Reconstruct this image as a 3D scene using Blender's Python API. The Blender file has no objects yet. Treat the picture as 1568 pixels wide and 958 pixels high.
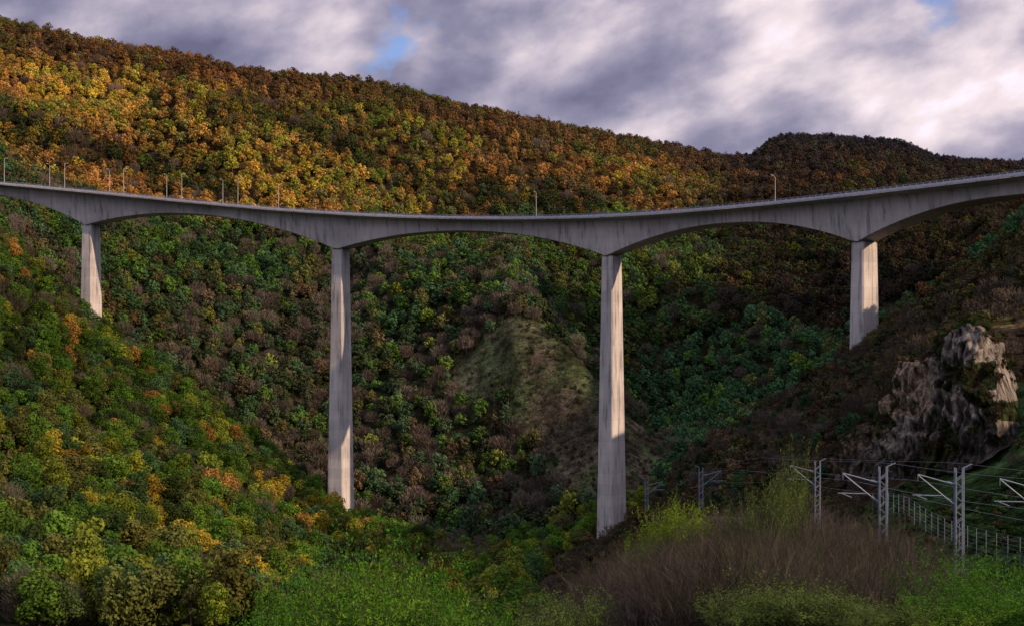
import bpy, math, random
import numpy as np
from mathutils import Vector
random.seed(7); rng=np.random.default_rng(11)
F=1900.0; CU=784.0; CV=479.0
S=bpy.context.scene
def link(o,parent=None):
    S.collection.objects.link(o)
    if parent: o.parent=parent
    return o
# ---------------------------------------------------------------- noise
_tab=rng.random((512,512))
def vnoise(x,y):
    xi=np.floor(x).astype(int); yi=np.floor(y).astype(int)
    fx=x-xi; fy=y-yi
    fx=fx*fx*(3-2*fx); fy=fy*fy*(3-2*fy)
    a=_tab[xi%512,yi%512]; b=_tab[(xi+1)%512,yi%512]; c=_tab[xi%512,(yi+1)%512]; d=_tab[(xi+1)%512,(yi+1)%512]
    return (a*(1-fx)+b*fx)*(1-fy)+(c*(1-fx)+d*fx)*fy
def fbm(x,y,o=4):
    s=0;a=.5;t=0
    for i in range(o):
        s=s+a*(vnoise(x+17.3*i,y-9.1*i)-.5); t+=a; a*=.5; x=x*2.03; y=y*2.03
    return s/t*2
# ---------------------------------------------------------------- terrain survey: bearing -> profile keys (depth, bearing row) or (depth,'z',height)
def z(d,h): return (d,h)
def e(d,v): return (d,(CV-v)/F*d)
L0=[z(2,-2),z(40,-13),z(90,-27),z(140,-38),z(190,-49)]
C={}
C[-500]=L0+[z(250,-50),z(430,-10),z(700,100),z(790,105),z(900,140),z(1000,170),z(1100,200),z(1250,250),z(1400,300),z(1500,320),z(2000,520),z(2600,480)]
C[0]=L0+[e(250,938),e(430,680),e(700,380),e(790,400),e(900,350),e(1000,300),e(1100,262),e(1250,205),e(1400,150),e(1540,150),e(2000,45),z(2600,420)]
C[155]=L0+[e(260,945),e(440,750),e(690,520),e(800,586),e(920,440),e(1000,390),e(1100,335),e(1250,262),e(1420,155),e(1560,170),e(2000,76),z(2600,380)]
C[300]=L0+[e(300,955),e(450,800),e(680,617),e(790,700),e(900,560),e(1000,450),e(1120,370),e(1280,280),e(1440,182),e(1580,205),e(2000,106),z(2600,350)]
C[450]=L0+[e(330,970),e(470,880),e(665,742),e(760,805),e(880,640),e(1000,490),e(1120,390),e(1280,305),e(1420,215),e(1590,252),e(2000,125),z(2600,330)]
C[525]=L0+[e(350,975),e(470,905),e(645,798),e(740,845),e(860,690),e(980,530),e(1100,415),e(1280,328),e(1410,250),e(1600,275),e(2000,133),z(2600,320)]
C[620]=L0+[e(370,975),e(480,922),e(625,842),e(720,858),e(850,700),e(960,540),e(1100,400),e(1280,345),e(1410,298),e(1590,290),e(2050,153),z(2700,300)]
C[700]=[z(2,-2),z(40,-13),z(85,-26),z(135,-40),z(190,-54),z(360,-100),e(480,932),e(600,872),e(690,872),e(830,720),e(940,530),e(1090,395),e(1280,350),e(1450,322),e(1560,300),e(2100,175),z(2700,280)]
C[790]=[z(2,-2),z(40,-12),z(80,-23),z(130,-38),z(190,-54),z(360,-98),e(470,925),e(565,892),e(680,870),e(820,700),e(900,512),e(1060,400),e(1250,355),e(1450,332),e(1560,308),e(2100,196),z(2700,260)]
C[870]=[z(2,-2),z(40,-11.5),z(80,-20.5),z(130,-34),z(190,-50),z(350,-90),e(460,905),e(575,855),e(680,850),e(800,700),e(895,535),z(1010,-35),e(1250,400),e(1450,342),e(1570,318),e(2150,212),z(2700,250)]
C[937]=[z(2,-2),z(40,-11),z(75,-17.8),z(130,-31),z(190,-46),z(320,-72),e(440,880),e(585,822),z(680,-116),e(780,700),e(870,612),z(1000,-82),e(1250,420),e(1480,350),e(1600,320),e(2200,224),z(2800,240)]
C[1000]=[z(2,-2),z(40,-10.5),z(75,-16.5),z(130,-28),z(205,-40),z(290,-57),e(430,838),e(575,778),z(680,-114),e(770,735),e(850,675),z(1000,-90),e(1230,440),e(1480,360),e(1620,322),e(2230,235),z(2800,220)]
C[1060]=[z(2,-2),z(40,-10.5),z(75,-15.3),z(125,-25),z(205,-36),z(260,-45),e(400,752),e(560,700),z(680,-105),z(760,-108),z(840,-104),z(1000,-85),e(1230,440),e(1480,365),e(1650,322),e(2200,247),z(2900,210)]
C[1130]=[z(2,-2),z(40,-10.5),z(75,-15),z(120,-22),z(205,-34),z(240,-39),e(360,725),e(540,658),z(680,-95),z(760,-98),z(840,-92),z(1000,-74),e(1230,435),e(1480,367),e(1650,324),e(2200,259),z(2900,200)]
C[1150]=[z(2,-2),z(40,-10.5),z(75,-15),z(120,-22),z(205,-33),z(237,-37),e(355,714),e(535,647),z(680,-93),z(760,-96),z(840,-90),z(1000,-72),e(1230,434),e(1480,367),e(1650,324),e(2400,256),z(2950,200)]
C[1175]=[z(2,-2),z(40,-10.5),z(75,-15),z(119,-22),z(205,-32),z(235,-35),e(350,695),e(528,630),z(680,-90),z(760,-93),z(840,-87),z(1000,-69),e(1230,432),e(1480,367),e(1650,324),e(2450,226),z(2950,200)]
C[1200]=[z(2,-2),z(40,-10.5),z(75,-15),z(118,-22),z(205,-31),e(230,742),e(340,682),e(520,614),z(680,-88),z(760,-90),z(840,-84),z(1000,-66),e(1230,430),e(1480,367),e(1650,324),e(2450,221),z(2950,200)]
C[1270]=[z(2,-2),z(40,-10.5),z(75,-15),z(118,-22),z(203,-28),e(218,700),e(330,640),e(508,566),z(680,-75),z(760,-80),z(840,-74),z(1000,-55),e(1230,428),e(1480,367),e(1650,325),e(2450,222),z(2950,200)]
C[1330]=[z(2,-2),z(40,-10.5),z(75,-15.3),z(118,-21.8),z(190,-25.5),e(206,640),e(330,573),e(495,522),z(680,-60),z(760,-62),z(840,-58),z(1000,-40),e(1230,425),e(1480,367),e(1650,326),e(2450,226),z(2950,200)]
C[1380]=[z(2,-2),z(40,-10.7),z(75,-16),z(118,-21.6),z(176,-22),e(193,600),e(322,535),e(476,486),z(666,-40),z(765,-42),z(840,-36),z(1000,-20),e(1230,420),e(1480,367),e(1650,330),e(2450,231),z(2950,200)]
C[1420]=[z(2,-2),z(40,-10.7),z(75,-16.2),z(118,-21.5),z(168,-21),e(184,570),e(316,510),e(462,464),z(655,-30),z(760,-30),z(840,-24),z(1000,-8),e(1230,418),e(1480,367),e(1650,331),e(2450,249),z(2950,200)]
C[1480]=[z(2,-2),z(40,-11),z(75,-16.7),z(112,-20.8),z(155,-18.8),e(172,535),e(300,482),e(440,430),z(640,-10),z(760,-5),z(840,5),z(1000,20),e(1230,410),e(1480,366),e(1650,332),e(2450,258),z(2950,200)]
C[1568]=[z(2,-2),z(40,-11),z(72,-17),z(108,-19.5),z(142,-16.5),e(165,560),e(280,430),e(410,372),z(600,10),z(720,20),z(840,35),z(1000,50),e(1230,395),e(1480,360),e(1650,330),e(2450,260),z(2950,200)]
C[1800]=[z(2,-2),z(40,-8),z(66,-13),z(95,-15),z(125,-12),z(145,-4),z(250,22),z(380,42),z(560,50),z(680,60),z(840,80),z(1000,95),z(1230,110),z(1480,130),z(1650,160),z(2300,270),z(2900,220)]
C[2200]=[z(2,-2),z(30,-4),z(55,-6),z(80,-7),z(105,-4),z(115,0),z(200,28),z(330,46),z(520,80),z(640,90),z(800,100),z(1000,110),z(1230,130),z(1480,150),z(1650,180),z(2300,280),z(2900,220)]
us=np.array(sorted(C)); K=np.array([[list(p) for p in C[u]] for u in us])
ug=np.arange(-500,2201,3.0); NK=K.shape[1]
def smooth(a,n):
    k=np.exp(-.5*(np.arange(-3*n,3*n+1)/n)**2); k/=k.sum()
    return np.convolve(np.pad(a,3*n,mode='edge'),k,mode='valid')
KD=np.stack([smooth(np.interp(ug,us,K[:,k,0]),3) for k in range(NK)],1)
KZ=np.stack([smooth(np.interp(ug,us,K[:,k,1]),3) for k in range(NK)],1)
ND=700; lg=np.linspace(math.log(2),math.log(12000),ND); dg=np.exp(lg)
T=np.zeros((len(ug),ND))
for i in range(len(ug)):
    x=np.append(KD[i],[4500,12000]); y=np.append(KZ[i],[120,100])
    h=np.diff(x); dl=np.diff(y)/h
    m=np.zeros(len(x)); m[0]=dl[0]; m[-1]=dl[-1]
    for k in range(1,len(x)-1):
        if dl[k-1]*dl[k]>0:
            w1=2*h[k]+h[k-1]; w2=h[k]+2*h[k-1]
            m[k]=(w1+w2)/(w1/dl[k-1]+w2/dl[k])
    j=np.clip(np.searchsorted(x,dg,side='right')-1,0,len(x)-2)
    t=np.clip((dg-x[j])/h[j],0,1)
    T[i]=(2*t**3-3*t**2+1)*y[j]+(t**3-2*t**2+t)*h[j]*m[j]+(-2*t**3+3*t**2)*y[j+1]+(t**3-t**2)*h[j]*m[j+1]
def samp(u,d):
    fu=np.clip((u-ug[0])/3.0,0,len(ug)-1.001); fd=np.clip((np.log(np.maximum(d,2))-lg[0])/(lg[1]-lg[0]),0,ND-1.001)
    i=fu.astype(int); j=fd.astype(int); a=fu-i; b=fd-j
    return (T[i,j]*(1-a)+T[i+1,j]*a)*(1-b)+(T[i,j+1]*(1-a)+T[i+1,j+1]*a)*b
def sst(x,a,b):
    t=np.clip((x-a)/(b-a),0,1); return t*t*(3-2*t)
def railz(Y): return -19.6-(Y-90)*.09-(Y-90)*abs(Y-90)*.0003
def H(X,Y):
    X=np.asarray(X,float); Y=np.asarray(Y,float)
    r=np.hypot(X,Y)+1e-6; a=np.arctan2(X,Y)
    u=CU+F*np.tan(np.clip(a,-.84,.84)); D=np.maximum(Y,r*.655)
    h=samp(u,D)
    w=sst(np.abs(a),1.5,3.1)
    h=h*(1-w)+w*.5*(samp(np.full_like(u,-500),D)+samp(np.full_like(u,2200),D))
    h=h+360*np.exp(-.5*(((X-840)/210)**2+((Y-700)/190)**2))  # unseen hill off to the right, added to throw shade on the valley
    amp=np.clip((D-700)/600,0,1)*(1-.88*sst(D,1650,1950))
    g=fbm(X/210+3,Y/210+8,4)
    g2=1-np.abs(fbm(X/230+31+Y/700,Y/520+5,3))*2
    h=h+amp*(g*30+(g2-.6)*52) + fbm(X/60,Y/60,3)*np.clip(D/300,0,1)*3*np.clip(np.abs(D-640)/150+.3,0,1)
    b=sst(X,14,28)*(1-sst(X,37,44))*sst(Y,40,60)*(1-sst(Y,240,300))
    rz=-19.6-(Y-90)*.09-(Y-90)*np.abs(Y-90)*.0003
    h=h*(1-b)+b*rz
    return h
an=np.concatenate([np.linspace(-math.pi,-.62,50,endpoint=False),np.linspace(-.62,-.42,60,endpoint=False),np.linspace(-.42,.42,760,endpoint=False),np.linspace(.42,.62,60,endpoint=False),np.linspace(.62,math.pi,51)])
rr=np.concatenate([np.exp(np.linspace(math.log(1.5),math.log(120),70,endpoint=False)),np.linspace(120,230,70,endpoint=False),np.exp(np.linspace(math.log(230),math.log(3000),300,endpoint=False)),np.exp(np.linspace(math.log(3000),math.log(14000),15))])
A,R=np.meshgrid(an,rr,indexing='ij'); TX=R*np.sin(A); TY=R*np.cos(A); TZ=H(TX,TY)
def np_mesh(name,co,q):
    me=bpy.data.meshes.new(name); k=q.shape[1]
    me.vertices.add(len(co)); me.vertices.foreach_set('co',co.astype(np.float32).ravel())
    me.loops.add(q.size); me.loops.foreach_set('vertex_index',q.astype(np.int32).ravel())
    me.polygons.add(len(q)); me.polygons.foreach_set('loop_start',(np.arange(len(q))*k).astype(np.int32))
    me.update(calc_edges=True); return me
def grid_mesh(name,X,Y,Z):
    n,m=X.shape; idx=np.arange(n*m).reshape(n,m)
    q=np.stack([idx[:-1,:-1],idx[:-1,1:],idx[1:,1:],idx[1:,:-1]],-1).reshape(-1,4)
    return np_mesh(name,np.stack([X,Y,Z],-1).reshape(-1,3),q)
tm=grid_mesh('terrain',TX,TY,TZ); tm.validate()
tm.polygons.foreach_set('use_smooth',np.ones(len(tm.polygons),bool))
terrain=link(bpy.data.objects.new('terrain_ground',tm))
def inpoly(u,v,P):
    r=np.zeros(u.shape,bool); n=len(P)
    for i in range(n):
        x1,y1=P[i]; x2,y2=P[(i+1)%n]
        c=((y1>v)!=(y2>v))&(u<(x2-x1)*(v-y1)/((y2-y1)+1e-9)+x1); r^=c
    return r
def linedist(u,v,P):
    d=np.full(u.shape,1e9)
    for (x1,y1),(x2,y2) in zip(P[:-1],P[1:]):
        t=np.clip(((u-x1)*(x2-x1)+(v-y1)*(y2-y1))/((x2-x1)**2+(y2-y1)**2),0,1)
        d=np.minimum(d,np.hypot(u-x1-t*(x2-x1),v-y1-t*(y2-y1)))
    return d
SPUR=[(775,500),(830,508),(885,560),(940,600),(1000,655),(1045,700),(1010,750),(930,775),(860,745),(800,660),(760,610),(705,575),(730,535)]
def uv(X,Y,Z): 
    Yc=np.maximum(Y,1); return CU+F*X/Yc, CV-F*Z/Yc
def spurmask(X,Y,Z):
    u,v=uv(X,Y,Z); jx=fbm(X/30,Y/30,4)*45; jy=fbm(X/30+50,Y/30,4)*45
    return inpoly(u+jx,v+jy,SPUR)&(Y>690)&(Y<960)
X=TX.ravel();Y=TY.ravel();Z=TZ.ravel(); U,V=uv(X,Y,Z)
n1=fbm(X/30,Y/30,4)[:,None]; n2=fbm(X/7,Y/7,3)[:,None]
col=np.tile(np.array([.022,.024,.014]),(len(X),1))
far=(Y>1250); col[far]=[.045,.03,.016]
sm=spurmask(X,Y,Z)
gr=np.clip(.4+fbm(X/22+9,Y/22,5)*1.3+(620-V)/300,0,1)[:,None]
col[sm]=((1-gr)*np.array([.066,.056,.044])+gr*np.array([.05,.074,.034]))[sm]
rt=(X>.09*Y)&(Y<600)&(Y>60)&(X>20); col[rt]=[.04,.031,.023]
gg=((X>40)&(X<75)&(Y>60)&(Y<160))|((X>22)&(X<60)&(Y<130)); col[gg]=[.022,.042,.016]
tp=(X>50)&(Y>185)&(Y<460)&(V<500); col[tp]=((np.array([.085,.07,.028])*(.6+n1+.4)).clip(0,1))[tp]
col=(col*(1+n1*.7+n2*.6)).clip(.005,1)
ca=tm.color_attributes.new('cover','FLOAT_COLOR','POINT'); ca.data.foreach_set('color',np.concatenate([col,np.ones((len(col),1))],1).astype(np.float32).ravel())
# ---------------------------------------------------------------- materials
def newmat(n):
    m=bpy.data.materials.new(n); m.use_nodes=True; nt=m.node_tree; nt.nodes.clear()
    return m,nt,nt.nodes.new,nt.links.new
def out(nt,N,Lk,sock):
    o=N('ShaderNodeOutputMaterial'); Lk(sock,o.inputs['Surface'])
def ramp(N,stops):
    r=N('ShaderNodeValToRGB'); el=r.color_ramp.elements
    while len(el)<len(stops): el.new(.5)
    for k,(p,c) in zip(el,stops): k.position=p; k.color=(*c,1)
    return r
def mul(N,Lk,a,b,fac=1,mode='MULTIPLY'):
    m=N('ShaderNodeMix'); m.data_type='RGBA'; m.blend_type=mode; m.inputs[0].default_value=fac
    Lk(a,m.inputs[6]); Lk(b,m.inputs[7]); return m.outputs[2]
def mat_terrain():
    m,nt,N,Lk=newmat('terrain_soil')
    at=N('ShaderNodeAttribute'); at.attribute_name='cover'
    geo=N('ShaderNodeNewGeometry')
    ns=N('ShaderNodeTexNoise'); ns.inputs['Scale'].default_value=.9; ns.inputs['Detail'].default_value=8; Lk(geo.outputs['Position'],ns.inputs['Vector'])
    r=ramp(N,[(.3,(.3,.3,.3)),(.7,(1.6,1.6,1.6))]); Lk(ns.outputs[0],r.inputs[0])
    c=mul(N,Lk,at.outputs['Color'],r.outputs[0])
    n3=N('ShaderNodeTexNoise'); n3.inputs['Scale'].default_value=.16; n3.inputs['Detail'].default_value=8; n3.inputs['Roughness'].default_value=.65; Lk(geo.outputs['Position'],n3.inputs['Vector'])
    r3=ramp(N,[(.38,(.4,.4,.4)),(.62,(1.5,1.5,1.45))]); Lk(n3.outputs[0],r3.inputs[0]); c=mul(N,Lk,c,r3.outputs[0])
    d=N('ShaderNodeBsdfDiffuse'); Lk(c,d.inputs[0])
    bp=N('ShaderNodeBump'); bp.inputs['Strength'].default_value=1; bp.inputs['Distance'].default_value=2.0; Lk(n3.outputs[0],bp.inputs['Height']); Lk(bp.outputs[0],d.inputs['Normal'])
    out(nt,N,Lk,d.outputs[0]); return m
tm.materials.append(mat_terrain())
def mat_rock():
    m,nt,N,Lk=newmat('cliff_rock'); geo=N('ShaderNodeNewGeometry')
    mp=N('ShaderNodeMapping'); mp.inputs['Scale'].default_value=(.8,.8,.26); Lk(geo.outputs['Position'],mp.inputs[0])
    n2=N('ShaderNodeTexNoise'); n2.inputs['Scale'].default_value=1.3; n2.inputs['Detail'].default_value=10; n2.inputs['Roughness'].default_value=.72; Lk(mp.outputs[0],n2.inputs['Vector'])
    rk=ramp(N,[(.38,(.03,.028,.027)),(.48,(.13,.122,.115)),(.57,(.29,.275,.26)),(.70,(.46,.44,.42))]); Lk(n2.outputs[0],rk.inputs[0])
    at=N('ShaderNodeAttribute'); at.attribute_name='cover'
    c=mul(N,Lk,rk.outputs[0],at.outputs['Color'])
    d=N('ShaderNodeBsdfDiffuse'); Lk(c,d.inputs[0])
    bp=N('ShaderNodeBump'); bp.inputs['Strength'].default_value=1; bp.inputs['Distance'].default_value=.9; Lk(n2.outputs[0],bp.inputs['Height']); Lk(bp.outputs[0],d.inputs['Normal'])
    out(nt,N,Lk,d.outputs[0]); return m
M_rock=mat_rock()
def mat_foliage(name,trans=.3):
    m,nt,N,Lk=newmat(name)
    at=N('ShaderNodeAttribute'); at.attribute_type='INSTANCER'; at.attribute_name='tint'
    tc=N('ShaderNodeTexCoord'); ns=N('ShaderNodeTexNoise'); ns.inputs['Scale'].default_value=.55; ns.inputs['Detail'].default_value=3; Lk(tc.outputs['Object'],ns.inputs['Vector'])
    r=ramp(N,[(.32,(.5,.5,.55)),(.7,(1.45,1.45,1.3))]); Lk(ns.outputs[0],r.inputs[0])
    c=mul(N,Lk,at.outputs['Color'],r.outputs[0])
    d=N('ShaderNodeBsdfDiffuse'); Lk(c,d.inputs[0])
    if trans<=0: out(nt,N,Lk,d.outputs[0]); return m
    t=N('ShaderNodeBsdfTranslucent'); Lk(c,t.inputs[0])
    mx=N('ShaderNodeMixShader'); mx.inputs[0].default_value=trans; Lk(d.outputs[0],mx.inputs[1]); Lk(t.outputs[0],mx.inputs[2])
    out(nt,N,Lk,mx.outputs[0]); return m
def mat_noise(name,c1,c2,scale=2,rough=.8,metal=0,stretch=(1,1,1)):
    m,nt,N,Lk=newmat(name)
    tc=N('ShaderNodeTexCoord'); mp=N('ShaderNodeMapping'); mp.inputs['Scale'].default_value=stretch; Lk(tc.outputs['Object'],mp.inputs[0])
    ns=N('ShaderNodeTexNoise'); ns.inputs['Scale'].default_value=scale; ns.inputs['Detail'].default_value=6; Lk(mp.outputs[0],ns.inputs['Vector'])
    r=ramp(N,[(.35,c1),(.65,c2)]); Lk(ns.outputs[0],r.inputs[0])
    b=N('ShaderNodeBsdfPrincipled'); b.inputs['Roughness'].default_value=rough; b.inputs['Metallic'].default_value=metal; Lk(r.outputs[0],b.inputs['Base Color'])
    out(nt,N,Lk,b.outputs[0]); return m
M_leaf=mat_foliage('foliage_leaves',.22); M_leaf_far=mat_foliage('foliage_leaves_distant',0); M_twig=mat_foliage('bare_twigs',0)
M_bark=mat_noise('bark',(.03,.024,.018),(.10,.085,.07),3)
M_metal=mat_noise('galvanised_steel',(.12,.17,.26),(.20,.26,.36),4,.5,.2)
M_lamp=mat_noise('lamp_steel',(.30,.32,.36),(.42,.44,.5),4,.5,.1)
def mat_concrete(name,vs):
    m,nt,N,Lk=newmat(name)
    geo=N('ShaderNodeNewGeometry')
    mp=N('ShaderNodeMapping'); mp.inputs['Scale'].default_value=(.55,.55,vs); Lk(geo.outputs['Position'],mp.inputs[0])
    ns=N('ShaderNodeTexNoise'); ns.inputs['Scale'].default_value=1; ns.inputs['Detail'].default_value=7; ns.inputs['Roughness'].default_value=.65; Lk(mp.outputs[0],ns.inputs['Vector'])
    r=ramp(N,[(.36,(.23,.24,.26)),(.46,(.45,.455,.49)),(.7,(.57,.565,.58))]); Lk(ns.outputs[0],r.inputs[0])
    sp=N('ShaderNodeSeparateXYZ'); Lk(geo.outputs['Position'],sp.inputs[0])
    dv=N('ShaderNodeMath'); dv.operation='MULTIPLY'; dv.inputs[1].default_value=.2; Lk(sp.outputs[2],dv.inputs[0])
    fl=N('ShaderNodeMath'); fl.operation='FLOOR'; Lk(dv.outputs[0],fl.inputs[0])
    wn=N('ShaderNodeTexWhiteNoise'); wn.noise_dimensions='1D'; Lk(fl.outputs[0],wn.inputs['W'])
    r2=ramp(N,[(0,(.9,.9,.91)),(1,(1.05,1.04,1.03))]); Lk(wn.outputs[0],r2.inputs[0])
    fr=N('ShaderNodeMath'); fr.operation='FRACT'; Lk(dv.outputs[0],fr.inputs[0])
    r3=ramp(N,[(0,(.82,.82,.83)),(.04,(1,1,1)),(1,(1,1,1))]); Lk(fr.outputs[0],r3.inputs[0])
    c=r.outputs[0]
    c=mul(N,Lk,c,r2.outputs[0]); c=mul(N,Lk,c,r3.outputs[0])
    ns2=N('ShaderNodeTexNoise'); ns2.inputs['Scale'].default_value=.06; ns2.inputs['Detail'].default_value=4; Lk(geo.outputs['Position'],ns2.inputs['Vector'])
    r4=ramp(N,[(.35,(.8,.8,.82)),(.65,(1.1,1.1,1.1))]); Lk(ns2.outputs[0],r4.inputs[0]); c=mul(N,Lk,c,r4.outputs[0])
    b=N('ShaderNodeBsdfPrincipled'); b.inputs['Roughness'].default_value=.85; Lk(c,b.inputs['Base Color'])
    out(nt,N,Lk,b.outputs[0]); return m
M_conc=mat_concrete('weathered_concrete',.05)
M_par=mat_noise('parapet_concrete',(.38,.42,.56),(.5,.54,.68),.6)
class Acc:
    def __init__(s): s.v=[]; s.f=[]; s.m=[]
    def box(s,c,ax,ay,az,mi=0):
        c=Vector(c);ax=Vector(ax);ay=Vector(ay);az=Vector(az); b=len(s.v)
        for k in range(8): s.v.append(tuple(c+ax*(1 if k&1 else -1)+ay*(1 if k&2 else -1)+az*(1 if k&4 else -1)))
        for f in [(0,2,3,1),(4,5,7,6),(0,1,5,4),(2,6,7,3),(0,4,6,2),(1,3,7,5)]: s.f.append(tuple(b+i for i in f)); s.m.append(mi)
    def tube(s,p,q,r1,r2=None,n=6,mi=0):
        p=Vector(p);q=Vector(q); r2=r1 if r2 is None else r2; d=(q-p)
        if d.length<1e-6:return
        d.normalize(); a=d.orthogonal().normalized(); bb=d.cross(a); b=len(s.v)
        for (c,r) in ((p,r1),(q,r2)):
            for k in range(n):
                t=2*math.pi*k/n; s.v.append(tuple(c+a*math.cos(t)*r+bb*math.sin(t)*r))
        for k in range(n): s.f.append((b+k,b+(k+1)%n,b+n+(k+1)%n,b+n+k)); s.m.append(mi)
        s.f.append(tuple(b+n+k for k in range(n))); s.m.append(mi)
        s.f.append(tuple(b+n-1-k for k in range(n))); s.m.append(mi)
    def obj(s,name,mats,parent=None):
        me=bpy.data.meshes.new(name); me.from_pydata(s.v,[],s.f); 
        for m in mats: me.materials.append(m)
        me.polygons.foreach_set('material_index',s.m); me.update()
        return link(bpy.data.objects.new(name,me),parent)
# ---------------------------------------------------------------- viaduct
CP=np.array([(-560,752,92),(-430,727,83),(-290,703,72.3),(-234,690,66.5),(-89,645,50.8),(47,585,44.6),(140,493,45.8),(181,432,46.8),(232,330,48.5),(262,250,50)],float)
sc=np.concatenate([[0],np.cumsum(np.linalg.norm(np.diff(CP[:,:2],axis=0),axis=1))])
def spline(x,y,xx):
    n=len(x);h=np.diff(x);A_=np.zeros((n,n));b=np.zeros(n);A_[0,0]=A_[-1,-1]=1
    for i in range(1,n-1):
        A_[i,i-1]=h[i-1];A_[i,i]=2*(h[i-1]+h[i]);A_[i,i+1]=h[i];b[i]=3*((y[i+1]-y[i])/h[i]-(y[i]-y[i-1])/h[i-1])
    c=np.linalg.solve(A_,b); j=np.clip(np.searchsorted(x,xx,side='right')-1,0,n-2);dx=xx-x[j]
    bb=(y[j+1]-y[j])/h[j]-h[j]*(2*c[j]+c[j+1])/3; d=(c[j+1]-c[j])/(3*h[j])
    return y[j]+bb*dx+c[j]*dx**2+d*dx**3
def axis(s):
    s=np.asarray(s,float); return np.stack([spline(sc,CP[:,k],s) for k in range(3)],-1)
def frame(s):
    p=axis(s); q=axis(s+.5)-axis(s-.5); t=q/np.linalg.norm(q); tt=Vector((t[0],t[1],0)).normalized()
    n=Vector((-tt.y,tt.x,0))
    if n.y<0: n=-n
    return Vector(p),tt,n
pier_s=[sc[3],sc[4],sc[5],sc[6]]
sup=[pier_s[0]-125]+pier_s+[pier_s[3]+130]
def depth(s):
    for i in range(len(sup)-1):
        if sup[i]<=s<=sup[i+1]:
            mid=(sup[i]+sup[i+1])/2; t=abs(s-mid)/((sup[i+1]-sup[i])/2)
            dp=18.2; dm=6.0
            if (i==0 and s<mid) or (i==len(sup)-2 and s>mid): return dm+t*t*1.5
            return dm+(dp-dm)*t**2.1
    return 6
viaduct=link(bpy.data.objects.new('viaduct',None))
ss=np.arange(2,sc[-1]-2,3.0)
V_=[];F_=[]
for k,s in enumerate(ss):
    p,t,n=frame(s); d=depth(s); wb=7.2-(d-1.3)*.10
    for (a,h) in [(12.6,0),(12.6,-.55),(7.2,-1.5),(wb,-d+.25),(wb-.5,-d),(-wb+.5,-d),(-wb,-d+.25),(-7.2,-1.5),(-12.6,-.55),(-12.6,0)]:
        V_.append(tuple(p+n*a+Vector((0,0,h))))
    if k:
        b=(k-1)*10
        for i in range(10): F_.append((b+i,b+(i+1)%10,b+10+(i+1)%10,b+10+i))
me=bpy.data.meshes.new('deck_box_girder'); me.from_pydata(V_,[],F_); me.materials.append(M_conc); link(bpy.data.objects.new('deck_box_girder',me),viaduct)
M_asph=mat_noise('asphalt',(.04,.04,.04),(.06,.06,.06),5)
M_rail=mat_noise('parapet_paint',(.16,.19,.30),(.26,.31,.42),1)
ac=Acc(); rl=Acc()
for k in range(len(ss)-1):
    p,t,n=frame(ss[k]); q,_,n2=frame(ss[k+1])
    for sd in (-1,1):
        a=p+n*sd*12.42; b=q+n2*sd*12.42; c=(a+b)/2; d=(b-a)/2
        ac.box(c+Vector((0,0,.40)),d*1.0,n*.24,Vector((0,0,.48)))
        rl.box(c+Vector((0,0,1.55)),d,n*.06,Vector((0,0,.07)))
        rl.box(c+Vector((0,0,1.22)),d,n*.04,Vector((0,0,.05)))
        rl.box(a+Vector((0,0,1.25)),t*.1,n*.07,Vector((0,0,.33)))
ac.obj('parapets',[M_par],viaduct); rl.obj('railings',[M_rail],viaduct)
V_=[];F_=[]
for k,s in enumerate(ss):
    p,t,n=frame(s)
    for a in (-12.0,12.0): V_.append(tuple(p+n*a+Vector((0,0,.06))))
    if k: b=2*k-2; F_.append((b,b+2,b+3,b+1))
me=bpy.data.meshes.new('road_surface'); me.from_pydata(V_,[],F_); me.materials.append(M_asph); link(bpy.data.objects.new('road_surface',me),viaduct)
for i,s in enumerate(pier_s):
    p,t,n=frame(s); top=p.z-18.0; gz=float(H(p.x,p.y))-12
    Vv=[];Ff=[]; nl=26
    for k in range(nl+1):
        hz=top+(gz-top)*k/nl; w=max(top-hz,0)
        a=2.95+w*.0115; b=4.7+w*.0165; g=.18; c=.55
        prof=[(a-c,-b),(a,-b+c),(a,-1.1),(a-g,-.9),(a-g,.9),(a,1.1),(a,b-c),(a-c,b),(-a+c,b),(-a,b-c),(-a,1.1),(-a+g,.9),(-a+g,-.9),(-a,-1.1),(-a,-b+c),(-a+c,-b)]
        for (x,y) in prof: Vv.append(tuple(Vector((p.x,p.y,hz))+t*x+n*y))
        m=len(prof)
        if k:
            bs=(k-1)*m
            for j in range(m): Ff.append((bs+j,bs+(j+1)%m,bs+m+(j+1)%m,bs+m+j))
    Ff.append(tuple(range(m)))
    me=bpy.data.meshes.new('pier'); me.from_pydata(Vv,[],Ff); me.materials.append(M_conc); link(bpy.data.objects.new('pier_%d'%(i+1),me),viaduct)
    hb=Acc()
    for sg in (-1,1): hb.box((p.x+n.x*sg*3.1,p.y+n.y*sg*3.1,top-.05),t*2.2,n*1.0,Vector((0,0,.5)))
    hb.obj('bearing_plinths_%d'%(i+1),[M_conc],viaduct)
su=np.arange(20,sc[-1]-20,1.0); PA=axis(su); UU=CU+F*PA[:,0]/PA[:,1]
lm=Acc(); lm.tube((0,0,0),(0,0,.5),.3,.26,8); lm.tube((0,0,.5),(0,0,14),.2,.12,8)
lm.tube((0,0,14),(0,.9,14.6),.1,.08,6); lm.tube((0,.9,14.6),(0,2.0,14.75),.08,.07,6)
lm.box((0,2.5,14.75),(.28,0,0),(0,.65,.03),(0,0,.12)); lm.box((0,2.55,14.6),(.2,0,0),(0,.45,.0),(0,0,.03))
lme=bpy.data.meshes.new('street_lamp'); lme.from_pydata(lm.v,[],lm.f); lme.materials.append(M_lamp); lme.update()
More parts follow.
